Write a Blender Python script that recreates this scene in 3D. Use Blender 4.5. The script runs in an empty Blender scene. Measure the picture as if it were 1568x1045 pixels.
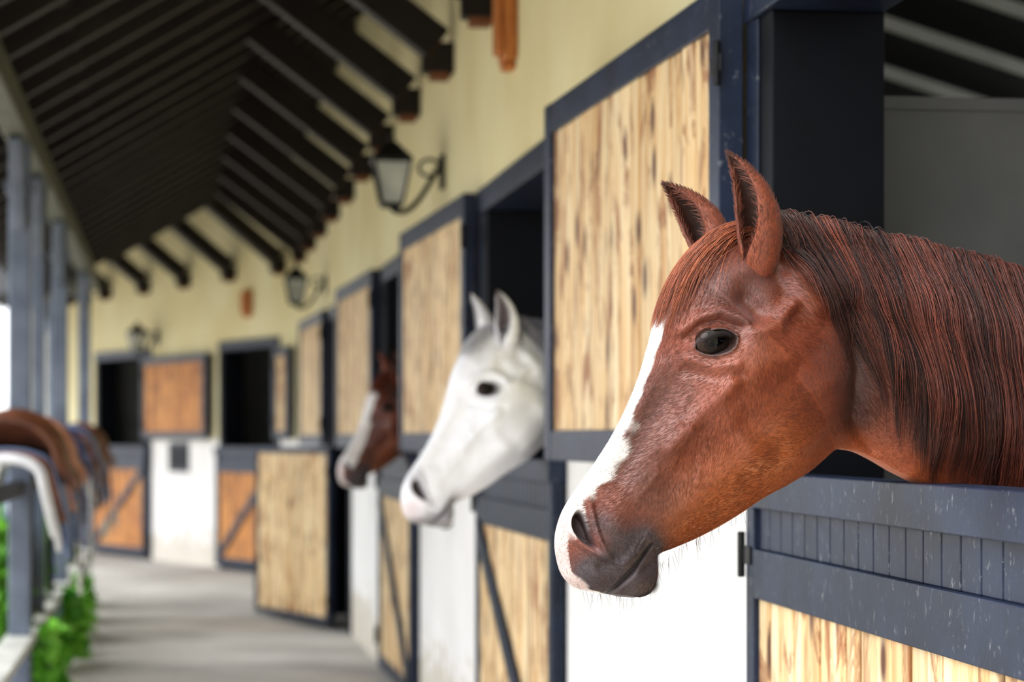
import bpy, bmesh, math, random
import numpy as np
from mathutils import Vector
random.seed(4); rng=np.random.default_rng(7)
ZOOM=1
scene=bpy.context.scene
scene.view_settings.view_transform='Standard'
scene.view_settings.look='None'
scene.view_settings.exposure=.14
scene.view_settings.gamma=.93

def lin(r,g,b):
    def f(c):
        c/=255.0
        return c/12.92 if c<=0.04045 else ((c+0.055)/1.055)**2.4
    return (f(r),f(g),f(b),1.0)

# ------------------------------------------------------------------ materials
def newmat(name):
    m=bpy.data.materials.new(name); m.use_nodes=True
    nt=m.node_tree; b=nt.nodes['Principled BSDF']
    return m,nt,b
def ramp(nt,stops):
    r=nt.nodes.new('ShaderNodeValToRGB'); e=r.color_ramp.elements
    e[0].position=stops[0][0]; e[0].color=stops[0][1]
    e[1].position=stops[-1][0]; e[1].color=stops[-1][1]
    for p,c in stops[1:-1]:
        x=e.new(p); x.color=c
    return r
def noise(nt,vec,scale,detail=3,dist=0,rough=.5):
    n=nt.nodes.new('ShaderNodeTexNoise'); n.inputs['Scale'].default_value=scale
    n.inputs['Detail'].default_value=detail; n.inputs['Distortion'].default_value=dist
    n.inputs['Roughness'].default_value=rough
    if vec is not None: nt.links.new(vec,n.inputs['Vector'])
    return n
def coords(nt,scale=(1,1,1),rnd=0):
    t=nt.nodes.new('ShaderNodeTexCoord'); m=nt.nodes.new('ShaderNodeMapping')
    m.inputs['Scale'].default_value=scale
    nt.links.new(t.outputs['Object'],m.inputs['Vector'])
    out=m.outputs[0]
    if rnd:
        a=nt.nodes.new('ShaderNodeAttribute'); a.attribute_name='rnd'
        mu=nt.nodes.new('ShaderNodeMath'); mu.operation='MULTIPLY'; mu.inputs[1].default_value=rnd
        nt.links.new(a.outputs['Fac'],mu.inputs[0])
        ad=nt.nodes.new('ShaderNodeVectorMath'); ad.operation='ADD'
        nt.links.new(out,ad.inputs[0]); nt.links.new(mu.outputs[0],ad.inputs[1])
        out=ad.outputs[0]
    return out
def mix(nt,fac,a,b,mode='MIX'):
    m=nt.nodes.new('ShaderNodeMix'); m.data_type='RGBA'; m.blend_type=mode
    for i,x in ((0,fac),(6,a),(7,b)):
        if isinstance(x,(int,float)): m.inputs[i].default_value=x
        elif isinstance(x,tuple): m.inputs[i].default_value=x
        else: nt.links.new(x,m.inputs[i])
    return m.outputs[2]
def bump(nt,b,h,strength,dist=.01):
    n=nt.nodes.new('ShaderNodeBump'); n.inputs['Strength'].default_value=strength
    n.inputs['Distance'].default_value=dist
    nt.links.new(h,n.inputs['Height']); nt.links.new(n.outputs[0],b.inputs['Normal'])

def m_simple(name,c1,c2,scale=8,rough=.6,bs=.15,metal=0,st=(1,1,1),spec=.5):
    m,nt,b=newmat(name); v=coords(nt,st)
    n=noise(nt,v,scale,5); r=ramp(nt,[(.3,c1),(.7,c2)])
    nt.links.new(n.outputs[0],r.inputs[0]); nt.links.new(r.outputs[0],b.inputs['Base Color'])
    b.inputs['Roughness'].default_value=rough; b.inputs['Metallic'].default_value=metal
    b.inputs['Specular IOR Level'].default_value=spec
    if bs: bump(nt,b,n.outputs[0],bs)
    return m

def m_plaster():
    m,nt,b=newmat('plaster_two_tone')
    t=nt.nodes.new('ShaderNodeTexCoord'); sx=nt.nodes.new('ShaderNodeSeparateXYZ')
    nt.links.new(t.outputs['Object'],sx.inputs[0])
    n=noise(nt,t.outputs['Object'],1.3,6)
    n2=noise(nt,t.outputs['Object'],9,6)
    cream=ramp(nt,[(.3,lin(230,216,166)),(.7,lin(244,236,196))])
    white=ramp(nt,[(.3,lin(232,229,226)),(.7,lin(250,248,245))])
    for r in (cream,white): nt.links.new(n.outputs[0],r.inputs[0])
    mr=nt.nodes.new('ShaderNodeMapRange'); mr.inputs[1].default_value=1.36; mr.inputs[2].default_value=1.40
    nt.links.new(sx.outputs[2],mr.inputs[0])
    c=mix(nt,mr.outputs[0],white.outputs[0],cream.outputs[0])
    ad=nt.nodes.new('ShaderNodeMath'); ad.operation='MULTIPLY_ADD'; ad.inputs[1].default_value=-.9; ad.inputs[2].default_value=.80
    nt.links.new(n2.outputs[0],ad.inputs[0])
    sb=nt.nodes.new('ShaderNodeMath'); sb.operation='SUBTRACT'
    nt.links.new(ad.outputs[0],sb.inputs[0]); nt.links.new(sx.outputs[2],sb.inputs[1])
    mr2=nt.nodes.new('ShaderNodeMapRange'); mr2.inputs[1].default_value=0; mr2.inputs[2].default_value=.06; mr2.inputs[4].default_value=.55
    nt.links.new(sb.outputs[0],mr2.inputs[0])
    c=mix(nt,mr2.outputs[0],c,lin(190,176,150))
    nt.links.new(c,b.inputs['Base Color']); b.inputs['Roughness'].default_value=.9
    bump(nt,b,n2.outputs[0],.35,.01)
    return m

def m_pine(name,cs,burn=.62):
    m,nt,b=newmat(name)
    v=coords(nt,(16,16,1.1),60)
    n=noise(nt,v,1.6,6,.5,.6)
    r=ramp(nt,[(.28,cs[0]),(.45,cs[1]),(.62,cs[2])]); nt.links.new(n.outputs[0],r.inputs[0])
    v2=coords(nt,(9,9,3.6),5)
    n3=noise(nt,v2,1.0,5,1.0,.65)
    br=ramp(nt,[(burn-.02,(0,0,0,1)),(burn+.03,(.6,.6,.6,1)),(burn+.13,(1,1,1,1))]); nt.links.new(n3.outputs[0],br.inputs[0])
    c=mix(nt,br.outputs[0],r.outputs[0],cs[3])
    v3=coords(nt,(7.5,7.5,3.4),7)
    vo=nt.nodes.new('ShaderNodeTexVoronoi'); vo.inputs['Scale'].default_value=1.2
    nt.links.new(v3,vo.inputs['Vector'])
    kr=ramp(nt,[(.12,(1,1,1,1)),(.27,(0,0,0,1))]); nt.links.new(vo.outputs['Distance'],kr.inputs[0])
    c=mix(nt,kr.outputs[0],c,cs[4])
    a=nt.nodes.new('ShaderNodeAttribute'); a.attribute_name='rnd'
    rr=ramp(nt,[(0,(.74,.70,.64,1)),(1,(1.0,1.0,1.0,1))]); nt.links.new(a.outputs['Fac'],rr.inputs[0])
    c=mix(nt,1.0,c,rr.outputs[0],'MULTIPLY')
    nt.links.new(c,b.inputs['Base Color']); b.inputs['Roughness'].default_value=.6
    bump(nt,b,n.outputs[0],.25,.004)
    return m

def m_paint():
    m,nt,b=newmat('slate_blue_paint')
    v=coords(nt,(1,1,1)); n=noise(nt,v,6,5)
    r=ramp(nt,[(.3,lin(24,32,48)),(.7,lin(38,49,72))]); nt.links.new(n.outputs[0],r.inputs[0])
    v2=coords(nt,(1,1,.6)); n2=noise(nt,v2,60,5,.3,.75)
    r2=ramp(nt,[(.60,(0,0,0,1)),(.67,(.7,.7,.7,1))]); nt.links.new(n2.outputs[0],r2.inputs[0])
    c=mix(nt,r2.outputs[0],r.outputs[0],lin(130,132,136))
    nt.links.new(c,b.inputs['Base Color']); b.inputs['Roughness'].default_value=.42
    b.inputs['Specular IOR Level'].default_value=.3
    bump(nt,b,n2.outputs[0],.2,.003)
    return m

PL=m_plaster()
PINE=m_pine('pine_planks',[lin(206,156,100),lin(236,200,146),lin(248,230,192),lin(156,98,54),lin(96,54,30)],.55)
PINEO=m_pine('orange_planks',[lin(170,96,38),lin(208,136,64),lin(226,164,92),lin(120,62,28),lin(90,48,24)],.55)
PAINT=m_paint()
NAVY=m_simple('dark_navy_wood',lin(5,7,12),lin(10,13,21),5,.55,.1,spec=.2)
STEEL=m_simple('dark_iron',lin(22,22,24),lin(42,42,44),20,.45,.1,.6)
ROOF=m_simple('dark_roof_boards',lin(8,7,6),lin(16,13,11),4,.7,.2,st=(3,3,3),spec=.2)
RAFT=m_simple('dark_stained_rafter',lin(20,16,14),lin(40,33,28),5,.5,.2,spec=.4)
BRACE=m_simple('brown_brace_wood',lin(16,11,9),lin(30,20,15),6,.5,.2,spec=.3)
ENDW=m_simple('brown_end_grain',lin(90,50,24),lin(128,76,38),12,.6,.2,st=(6,6,1))
BLKW=m_simple('orange_varnished_block',lin(160,92,36),lin(204,130,62),12,.6,.2,st=(6,6,1))
GREYW=m_simple('grey_partition_plaster',lin(120,121,119),lin(140,140,136),3,.9,.2)
PALE=m_simple('pale_rafter_paint',lin(215,220,214),lin(235,238,232),5,.7,.1)
POST=m_simple('grey_blue_post_paint',lin(84,94,112),lin(112,122,138),6,.5,.15)
BEAM=m_simple('aged_beam_paint',lin(60,66,58),lin(92,94,80),6,.6,.15)
RAIL=m_simple('weathered_white_rail',lin(170,170,162),lin(210,210,202),10,.7,.2)
LEAF=m_simple('leaf_green',lin(70,150,40),lin(150,215,74),6,.5,0)
GRASS=m_simple('courtyard_gravel',lin(170,160,140),lin(205,196,178),7,.9,.5)
WHITEP=m_simple('white_saddle_pad',lin(215,218,224),lin(240,240,242),10,.9,.2)
BLUEL=m_simple('blue_grey_leather',lin(84,102,140),lin(120,140,172),10,.45,.1)
TAN=m_simple('tan_leather',lin(186,122,94),lin(218,160,128),10,.45,.1)
BROWNL=m_simple('brown_leather',lin(84,48,32),lin(126,78,52),10,.4,.1)
HELM=m_simple('navy_blue_cloth',lin(40,58,108),lin(76,98,150),10,.6,.1)
def m_conc():
    m,nt,b=newmat('worn_concrete')
    v=coords(nt,(1,1,1)); n=noise(nt,v,.8,8,.3,.6); n2=noise(nt,v,26,4)
    r=ramp(nt,[(.3,lin(156,151,144)),(.5,lin(184,179,172)),(.7,lin(208,204,197))]); nt.links.new(n.outputs[0],r.inputs[0])
    c=mix(nt,.25,r.outputs[0],n2.outputs[0],'OVERLAY')
    nt.links.new(c,b.inputs['Base Color']); b.inputs['Roughness'].default_value=.95
    b.inputs['Specular IOR Level'].default_value=.2
    bump(nt,b,n2.outputs[0],.3,.006); return m
CONC=m_conc()
def m_glass():
    m,nt,b=newmat('frosted_lamp_glass'); v=coords(nt); n=noise(nt,v,9,2)
    r=ramp(nt,[(.3,lin(190,196,190)),(.7,lin(225,228,222))]); nt.links.new(n.outputs[0],r.inputs[0])
    nt.links.new(r.outputs[0],b.inputs['Base Color']); b.inputs['Roughness'].default_value=.15
    b.inputs['Transmission Weight'].default_value=.3
    return m
GLASS=m_glass()

def m_coat(name,rough=.42,coat=.12,bs=.35,flow=True,mott=1.0):
    m,nt,b=newmat(name)
    a=nt.nodes.new('ShaderNodeAttribute'); a.attribute_name='Col'
    if flow:
        f=nt.nodes.new('ShaderNodeAttribute'); f.attribute_name='flow'
        n=noise(nt,f.outputs['Vector'],1.0,3,.35,.6); n3=noise(nt,f.outputs['Vector'],.22,3,.3)
    else:
        n=noise(nt,coords(nt,(1,1,.35)),420,3,.2); n3=n
    n2=noise(nt,coords(nt),34,5,0,.6)
    r=ramp(nt,[(.28,(.65,.65,.65,1)),(.5,(.95,.95,.95,1)),(.72,(1.25,1.2,1.18,1))]); nt.links.new(n.outputs[0],r.inputs[0])
    r2=ramp(nt,[(.3,(.86,.86,.88,1)),(.7,(1.10,1.10,1.08,1))]); nt.links.new(n2.outputs[0],r2.inputs[0])
    r3=ramp(nt,[(.3,(.92,.92,.92,1)),(.7,(1.08,1.08,1.08,1))]); nt.links.new(n3.outputs[0],r3.inputs[0])
    c=mix(nt,.8*mott if flow else mott,a.outputs['Color'],r.outputs[0],'MULTIPLY'); c=mix(nt,mott,c,r2.outputs[0],'MULTIPLY')
    c=mix(nt,mott,c,r3.outputs[0],'MULTIPLY')
    nt.links.new(c,b.inputs['Base Color']); b.inputs['Roughness'].default_value=rough
    b.inputs['Sheen Weight'].default_value=.1; b.inputs['Coat Weight'].default_value=coat; b.inputs['Coat Roughness'].default_value=.3
    if bs: bump(nt,b,n.outputs[0],bs,.0012)
    return m
COAT=m_coat('chestnut_coat',.40,.15,.6)
COATG=m_coat('white_grey_coat',.5,.05,.4,True,.25)
HAIR=m_coat('horse_hair',.32,.1,0,False)
SKIN=m_coat('ear_skin',.5,.05,.3,False)
def m_eye():
    m,nt,b=newmat('horse_eye'); a=nt.nodes.new('ShaderNodeAttribute'); a.attribute_name='Col'
    v=coords(nt); n=noise(nt,v,160,3); r=ramp(nt,[(.3,(.7,.7,.7,1)),(.7,(1.2,1.2,1.2,1))]); nt.links.new(n.outputs[0],r.inputs[0])
    nt.links.new(mix(nt,1.0,a.outputs['Color'],r.outputs[0],'MULTIPLY'),b.inputs['Base Color']); b.inputs['Roughness'].default_value=.03
    b.inputs['Specular IOR Level'].default_value=.2; return m
EYE=m_eye()

# ------------------------------------------------------------------ builders
class Fr:
    def __init__(s,o,a,n): s.o=o; s.a=a; s.n=n
    def p(s,x,n,z): return (s.o[0]+s.a[0]*x+s.n[0]*n, s.o[1]+s.a[1]*x+s.n[1]*n, z)
class MB:
    def __init__(s): s.v=[];s.f=[];s.m=[];s.c=[]
    def hexa(s,P,m=0,c=None):
        b=len(s.v); s.v+=P; c=random.random() if c is None else c; s.c+=[c]*8
        for q in ((0,1,2,3),(7,6,5,4),(0,4,5,1),(1,5,6,2),(2,6,7,3),(3,7,4,0)):
            s.f.append(tuple(b+i for i in q)); s.m.append(m)
    def box(s,fr,s0,s1,n0,n1,z0,z1,m=0,c=None):
        p=fr.p; s.hexa([p(s0,n0,z0),p(s1,n0,z0),p(s1,n1,z0),p(s0,n1,z0),p(s0,n0,z1),p(s1,n0,z1),p(s1,n1,z1),p(s0,n1,z1)],m,c)
    def tube(s,pts,r,m=0,seg=10,closed=False):
        pts=[Vector(p) for p in pts]; n=len(pts); R=r if hasattr(r,'__len__') else [r]*n
        b=len(s.v); prev=None
        for i,p in enumerate(pts):
            if closed: t=pts[(i+1)%n]-pts[i-1]
            else: t=pts[min(i+1,n-1)]-pts[max(i-1,0)]
            t.normalize()
            if prev is None:
                ref=Vector((0,0,1)) if abs(t.z)<.9 else Vector((1,0,0)); x=t.cross(ref).normalized()
            else: x=(prev-t*prev.dot(t)).normalized()
            prev=x; y=t.cross(x)
            for k in range(seg):
                a=2*math.pi*k/seg; s.v.append(tuple(p+(x*math.cos(a)+y*math.sin(a))*R[i])); s.c.append(.5)
        m_=n if closed else n-1
        for i in range(m_):
            for k in range(seg):
                j=(i+1)%n
                s.f.append((b+i*seg+k,b+i*seg+(k+1)%seg,b+j*seg+(k+1)%seg,b+j*seg+k)); s.m.append(m)
        if not closed:
            s.f.append(tuple(b+k for k in range(seg))[::-1]); s.m.append(m)
            s.f.append(tuple(b+(n-1)*seg+k for k in range(seg))); s.m.append(m)
    def beam(s,A,B,w,h,side,m=0,mend=None):
        A=Vector(A);B=Vector(B);t=(B-A).normalized();x=Vector(side).normalized();y=t.cross(x).normalized()
        P=[]
        for q in (A,B):
            for a,b_ in ((-1,-1),(1,-1),(1,1),(-1,1)): P.append(tuple(q+x*a*w/2+y*b_*h/2))
        s.hexa(P,m)
        if mend is not None: s.m[-6]=mend; s.m[-5]=mend
    def obj(s,name,mats,parent=None,smooth=False,bevel=0):
        me=bpy.data.meshes.new(name); me.from_pydata(s.v,[],s.f)
        for m in mats: me.materials.append(m)
        me.polygons.foreach_set('material_index',s.m)
        a=me.attributes.new('rnd','FLOAT','POINT'); a.data.foreach_set('value',s.c)
        bm=bmesh.new(); bm.from_mesh(me); bmesh.ops.recalc_face_normals(bm,faces=bm.faces); bm.to_mesh(me); bm.free()
        if smooth: me.polygons.foreach_set('use_smooth',[True]*len(me.polygons))
        o=bpy.data.objects.new(name,me); scene.collection.objects.link(o)
        if parent: o.parent=parent
        if bevel:
            bv=o.modifiers.new('bevel','BEVEL'); bv.width=bevel; bv.segments=2; bv.limit_method='ANGLE'
        return o
def empty(name,loc=(0,0,0)):
    e=bpy.data.objects.new(name,None); scene.collection.objects.link(e); e.empty_display_size=.2; return e

# ------------------------------------------------------------------ site frames
X0=1.31
A=(-.1415,.98994); N=(-.98994,-.1415)
W=Fr((X0,0),A,N)
SC=24.0/.98994
C=(X0+A[0]*SC, A[1]*SC)
E=(-.485,.8745); NF=(-.8745,-.485)
F=Fr(C,E,NF)
def sY(y): return y/.98994
TOP=2.42
opens=[(sY(2.95),sY(5.39)),(sY(7.90),sY(10.0)),(sY(12.5),sY(14.55)),(sY(17.1),sY(19.2))]
fopens=[(.45,2.05),(4.1,6.0)]
def wall(name,fr,s0,s1,ops,ztop):
    b=MB(); cur=s0
    for a,c in ops:
        b.box(fr,cur,a,-.23,0,0,ztop); b.box(fr,a,c,-.23,0,TOP,ztop); cur=c
    b.box(fr,cur,s1,-.23,0,0,ztop)
    return b.obj(name,[PL])
WR=wall('wall_right',W,-3.2,SC,opens,4.4)
wall('wall_far',F,-.04,9.5,fopens,4.4)
b=MB(); b.box(W,-3.4,-3.2,-.23,2.3,0,4.4); b.obj('wall_light_blocker',[PL])  # unseen wall added behind the camera to cut frontal light

# ------------------------------------------------------------------ floor, courtyard
b=MB(); b.box(Fr((0,0),(1,0),(0,1)),-14,12,-4,42,-.1,0); b.obj('floor',[CONC])
b=MB()
mit=.1835
P=[W.p(-3,2.35,.0),W.p(SC-mit*2.35,2.35,.0),F.p(9.5,2.35,.0),(-14,36,0),(-14,-3,0)]
k=len(P); b.v=[(x,y,.001) for x,y,z in P]+[(x,y,.03) for x,y,z in P]; b.c=[.5]*2*k
b.f=[tuple(range(k)),tuple(range(2*k-1,k-1,-1))]+[(i,(i+1)%k,(i+1)%k+k,i+k) for i in range(k)]; b.m=[0]*len(b.f)
b.obj('ground_courtyard',[GRASS])

# ------------------------------------------------------------------ roof
RZ=lambda n: 4.2-.6*n
RS=4.6
b=MB()
def roofslab(b,fr,s0,s1,n0,n1,dz0,dz1,m,mi0=0,mi1=0):
    P=[]
    for dz in (dz0,dz1):
        P+=[fr.p(s0+mi0*n0,n0,RZ(n0)+dz),fr.p(s1+mi1*n0,n0,RZ(n0)+dz),fr.p(s1+mi1*n1,n1,RZ(n1)+dz),fr.p(s0+mi0*n1,n1,RZ(n1)+dz)]
    b.hexa(P,m)
roofslab(b,W,RS,SC,-.3,2.55,.12,.17,0,0,-mit)
roofslab(b,F,0,9.8,-.3,2.55,.12,.17,0,mit,0)
s=RS+.1
while s<SC-.3:
    roofslab(b,W,s,s+.085,0.01,min(2.55,(SC-s)/mit) if s>SC-.6 else 2.55,0,.12,1); s+=.6
s=.25
while s<9.6:
    n1=2.55 if s>.5 else s/mit
    roofslab(b,F,s,s+.085,0.01,min(n1,2.55),0,.12,1); s+=.6
for n in (.5,1.1,1.7):
    roofslab(b,W,RS,SC-mit*n-.1,n,n+.05,.06,.125,0)
b.obj('ceiling',[ROOF,RAFT])

b=MB()
b.box(W,RS+.2,SC-mit*2.0,1.94,2.06,2.82,2.97,0); b.box(F,mit*2.0,9.5,1.94,2.06,2.82,2.97,0)
b.obj('eave_beam',[BEAM],bevel=.01)

b=MB()
def brace(fr,s):
    sd=(fr.a[0],fr.a[1],0)
    b.beam(fr.p(s,.80,RZ(.80)+.02),fr.p(s,.07,3.19),.13,.16,sd,0,1)
    b.box(fr,s-.055,s+.055,.0,.14,3.06,3.2,0)
    b.box(fr,s-.05,s+.05,.02,.11,3.03,3.07,1)
y=9.6-1.45*3
ys=[]
while y<23.6: ys.append(y); y+=1.45
for y in ys: brace(W,sY(y))
for t in (.35,1.65,2.95,4.2,5.5,6.8,8.1): brace(F,t)
b.obj('roof_braces',[BRACE,ENDW],bevel=.008)

def post(fr,s,w=.05):
    b=MB(); b.box(fr,s-w,s+w,2-w,2+w,0,2.82,0)
    b.box(fr,s-w-.015,s+w+.015,2-w-.015,2+w+.015,2.58,2.64,0)
    for sg in (-1,1):
        b.beam(fr.p(s+sg*.04,2.0,2.42),fr.p(s+sg*.38,2.0,2.82),.06,.08,(fr.n[0],fr.n[1],0),0)
    b.obj('roof_post',[POST],bevel=.008)
PY=(7.7,12.0,13.7,16.4,21.2)
for y in PY: post(W,sY(y),.052 if y!=13.7 else .035)
for t in (1.6,4.8,8.0): post(F,t)

# ------------------------------------------------------------------ stall interior
b=MB()
b.box(W,-1,SC,-4.2,-4.0,0,2.2,0)
b.obj('wall_stall_back',[GREYW])
for i,y in enumerate((.9,5.55,10.15,14.72,19.35)):
    b=MB(); b.box(W,sY(y),sY(y)+.12,-4.0,-.24,0,2.16,0); b.box(W,sY(y)-.01,sY(y)+.13,-4.0,-.24,2.16,2.19,0); b.obj('wall_partition_%d'%(i+1),[GREYW,NAVY])
b=MB()
IZ=lambda m: 4.1-.3*m
def islab(s0,s1,m0,m1,d0,d1,mt):
    P=[]
    for dz in (d0,d1): P+=[W.p(s0,-m0,IZ(m0)+dz),W.p(s1,-m0,IZ(m0)+dz),W.p(s1,-m1,IZ(m1)+dz),W.p(s0,-m1,IZ(m1)+dz)]
    b.hexa(P,mt)
islab(-1,SC,.24,4.9,.12,.17,0)
s=0.
while s<SC-.5: islab(s,s+.05,.24,4.8,.06,.12,1); s+=1.0
b.obj('ceiling_stalls',[ROOF,PALE])
b=MB()
b.box(F,.2,9.5,-3.2,-3.0,0,3.28,0)
for t in (.05,2.6,6.2,9.3): b.box(F,t,t+.12,-3.0,-.24,0,3.28,0)
b.obj('wall_far_stall_back',[GREYW])
b=MB(); b.box(F,-.04,9.5,-3.4,-.24,3.3,3.36,0); b.obj('ceiling_far_stalls',[ROOF])

# ------------------------------------------------------------------ doors
def frame_parts(fr,a,c,par,pn=.07,pf=.2):
    b=MB(); 
    b.box(fr,a,a+pn,-.24,.01,0,TOP-.10,1); b.box(fr,c-pf,c,-.24,.01,0,TOP-.10,1)
    b.box(fr,a,c,-.24,.025,TOP-.10,TOP,0)
    b.box(fr,a,a+pn-.02,.01,.018,0,TOP-.10,0); b.box(fr,c-pf*.5,c,.01,.018,0,TOP-.10,0)
    b.obj('frame',[PAINT,NAVY],par,bevel=.004)
def leaf(fr,w,z0,z1,par,name,mat=PINE,lower=False,bd=.09,flip=1,brace=True):
    b=MB()
    def bx(s0,s1,za,zb,d,m,c=None):
        b.box(fr,s0,s1,-d,d,za,zb,m,c)
    bx(0,bd,z0,z1,.028,0); bx(w-bd,w,z0,z1,.028,0)
    bx(bd,w-bd,z0,z0+bd,.026,0)
    if lower:
        H=z1
        bx(-.03,w+.02,H-.075,H,.04,0)
        bx(bd,w-bd,H-.27,H-.165,.028,0)
        n=max(3,int((w-2*bd)/.1)); 
        for i in range(n):
            x0=bd+(w-2*bd)*i/n; x1=bd+(w-2*bd)*(i+1)/n; bx(x0+.003,x1-.003,H-.165,H-.075,.015,0)
        bx(bd,w-bd,H-.165,H-.075,.008,2)
        top=H-.27
    else:
        bx(bd,w-bd,z1-bd,z1,.026,0); top=z1-bd
    n=max(3,int(round((w-2*bd)/.105))); x=bd; ws=[random.uniform(.8,1.25) for _ in range(n)]; sc=(w-2*bd)/sum(ws)
    for q in ws:
        x1=x+q*sc; b.box(fr,x+.0028,x1-.0028,-.016,.016+random.uniform(-.003,.003),z0+bd-.005,top+.005,1); x=x1
    bx(bd,w-bd,z0+bd,top,.006,2)
    if lower and brace:
        b.beam(fr.p(bd+.02,.028,top-.02),fr.p(w-bd-.02,.028,z0+bd+.02),.02,.09,(fr.n[0],fr.n[1],0),0)
    for zz in (z0+.18,z1-.18):
        b.box(fr,-.03,.06,.028,.034,zz-.02,zz+.02,3); b.tube([fr.p(-.012,.036,zz-.05),fr.p(-.012,.036,zz+.05)],.009,3,10)
    b.obj(name,[PAINT,mat,NAVY,STEEL],par,bevel=.0035)
def leaf_frame(p,q):
    d=Vector((q[0]-p[0],q[1]-p[1])); L=d.length; d/=L
    n=(-d.y,d.x)
    if n[0]*(-1)+n[1]*(-.3)<0: n=(d.y,-d.x)
    return Fr(p[:2],(d.x,d.y),n),L
for i,(a,c) in enumerate(opens):
    par=empty('door_%d'%(i+1)); frame_parts(W,a,c,par)
    p=W.p(c-.01,.055,0); q=W.p(c+2.05,.125,0)
    fr,L=leaf_frame(p,q); leaf(fr,L,1.33,2.41,par,'upper_leaf')
    if i<3:
        h=W.p(c-.13,.022,0)
        if i==0:
            dx,dy=.115,-1.0; l=math.hypot(dx,dy); q=(h[0]+dx/l*2.32,h[1]+dy/l*2.32)
        else: q=W.p(a+.02,.022,0)
        fr,L=leaf_frame(h,q); leaf(fr,L,.04,1.325,par,'lower_leaf',lower=True,bd=.075,brace=(i>0))
    else:
        fr,L=leaf_frame((-1.30,17.45),(-1.98,18.85)); leaf(fr,L,.04,1.33,par,'lower_leaf',bd=.05)
for i,(a,c) in enumerate(fopens):
    par=empty('door_%d'%(i+5)); frame_parts(F,a,c,par,.08,.1)
    if i==0: p=F.p(a,.06,0); q=F.p(.05,.07,0)
    else: p=F.p(a+.12,.06,0); q=F.p(2.2,.09,0)
    fr,L=leaf_frame(p,q); leaf(fr,L,1.38,2.30,par,'upper_leaf',PINEO if i else PINE,bd=.08)
    fr,L=leaf_frame(F.p(a+.04,.05,0),F.p(c-.05,.05,0)); leaf(fr,L,.04,1.30,par,'lower_leaf',PINEO,lower=True)
b=MB(); b.box(F,2.95,3.5,0.001,.03,1.02,1.34,1); b.box(F,3.0,3.45,.02,.035,1.06,1.30,0)
b.obj('window_1',[NAVY,PAINT])

for fr,s,z in ((W,sY(9.1),3.05),(F,1.25,2.80)):
    b=MB(); h=.24 if fr is W else .13
    b.box(fr,s-.10,s+.10,.001,.05,z-h,z+h,0); b.box(fr,s-.075,s+.075,.05,.075,z-h+.03,z+h-.03,0)
    b.box(fr,s-.05,s+.05,.001,.05,z-h-.03,z-h,0)
    b.obj('wooden_wall_block',[BLKW],bevel=.012)
for y in (6.47,11.1):
    b=MB(); s=sY(y); b.box(W,s-.03,s+.03,.001,.015,1.0,1.1,0)
    pts=[W.p(s,.03+.04*math.sin(t),1.03+.045*math.cos(t)) for t in np.linspace(0,2*math.pi,17)[:-1]]
    b.tube(pts,.007,0,6,True); b.obj('tether_ring',[STEEL],WR)

# ------------------------------------------------------------------ lanterns
def lantern(fr,s,z):
    par=empty('wall_lantern')
    b=MB(); n0=.25; 
    def sq(r,zz): return [fr.p(s-r,n0-r,zz),fr.p(s+r,n0-r,zz),fr.p(s+r,n0+r,zz),fr.p(s-r,n0+r,zz)]
    zb=z-.14; zt=z+.05
    b.hexa(sq(.045,zb-.02)+sq(.055,zb),0)
    b.hexa(sq(.088,zt)+sq(.095,zt+.018),0)
    b.hexa(sq(.095,zt+.018)+sq(.022,zt+.10),0)
    b.tube([fr.p(s,n0,zt+.09),fr.p(s,n0,zt+.115),fr.p(s,n0,zt+.13),fr.p(s,n0,zt+.15)],[.008,.018,.012,.002],0,8)
    lo=sq(.05,zb); hi=sq(.085,zt)
    for k in range(4): b.tube([lo[k],hi[k]],.007,0,6)
    b.box(fr,s-.045,s+.045,.001,.02,z-.07,z+.09,0)
    pts=[]
    for t in np.linspace(0,1,14):
        a=math.pi*t; pts.append(fr.p(s,.03+(n0-.03)*t,z+.03-.21*math.sin(a*.62)))
    b.tube(pts,.013,0,8)
    b.tube([fr.p(s,n0,pts[-1][2]),fr.p(s,n0,zb)],.012,0,8)
    c=[fr.p(s,.02+.05*(1-math.cos(t)),z+.03+.04*math.sin(t)) for t in np.linspace(0,5.2,14)]
    b.tube(c,.009,0,6)
    b.obj('iron_body',[STEEL],par,bevel=.002)
    g=MB(); g.hexa(sq(.045,zb)+sq(.08,zt),0); g.obj('glass_panes',[GLASS],par)
lantern(W,sY(11.4),2.64); lantern(W,sY(19.8),2.64); lantern(F,3.9,2.52)

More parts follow.
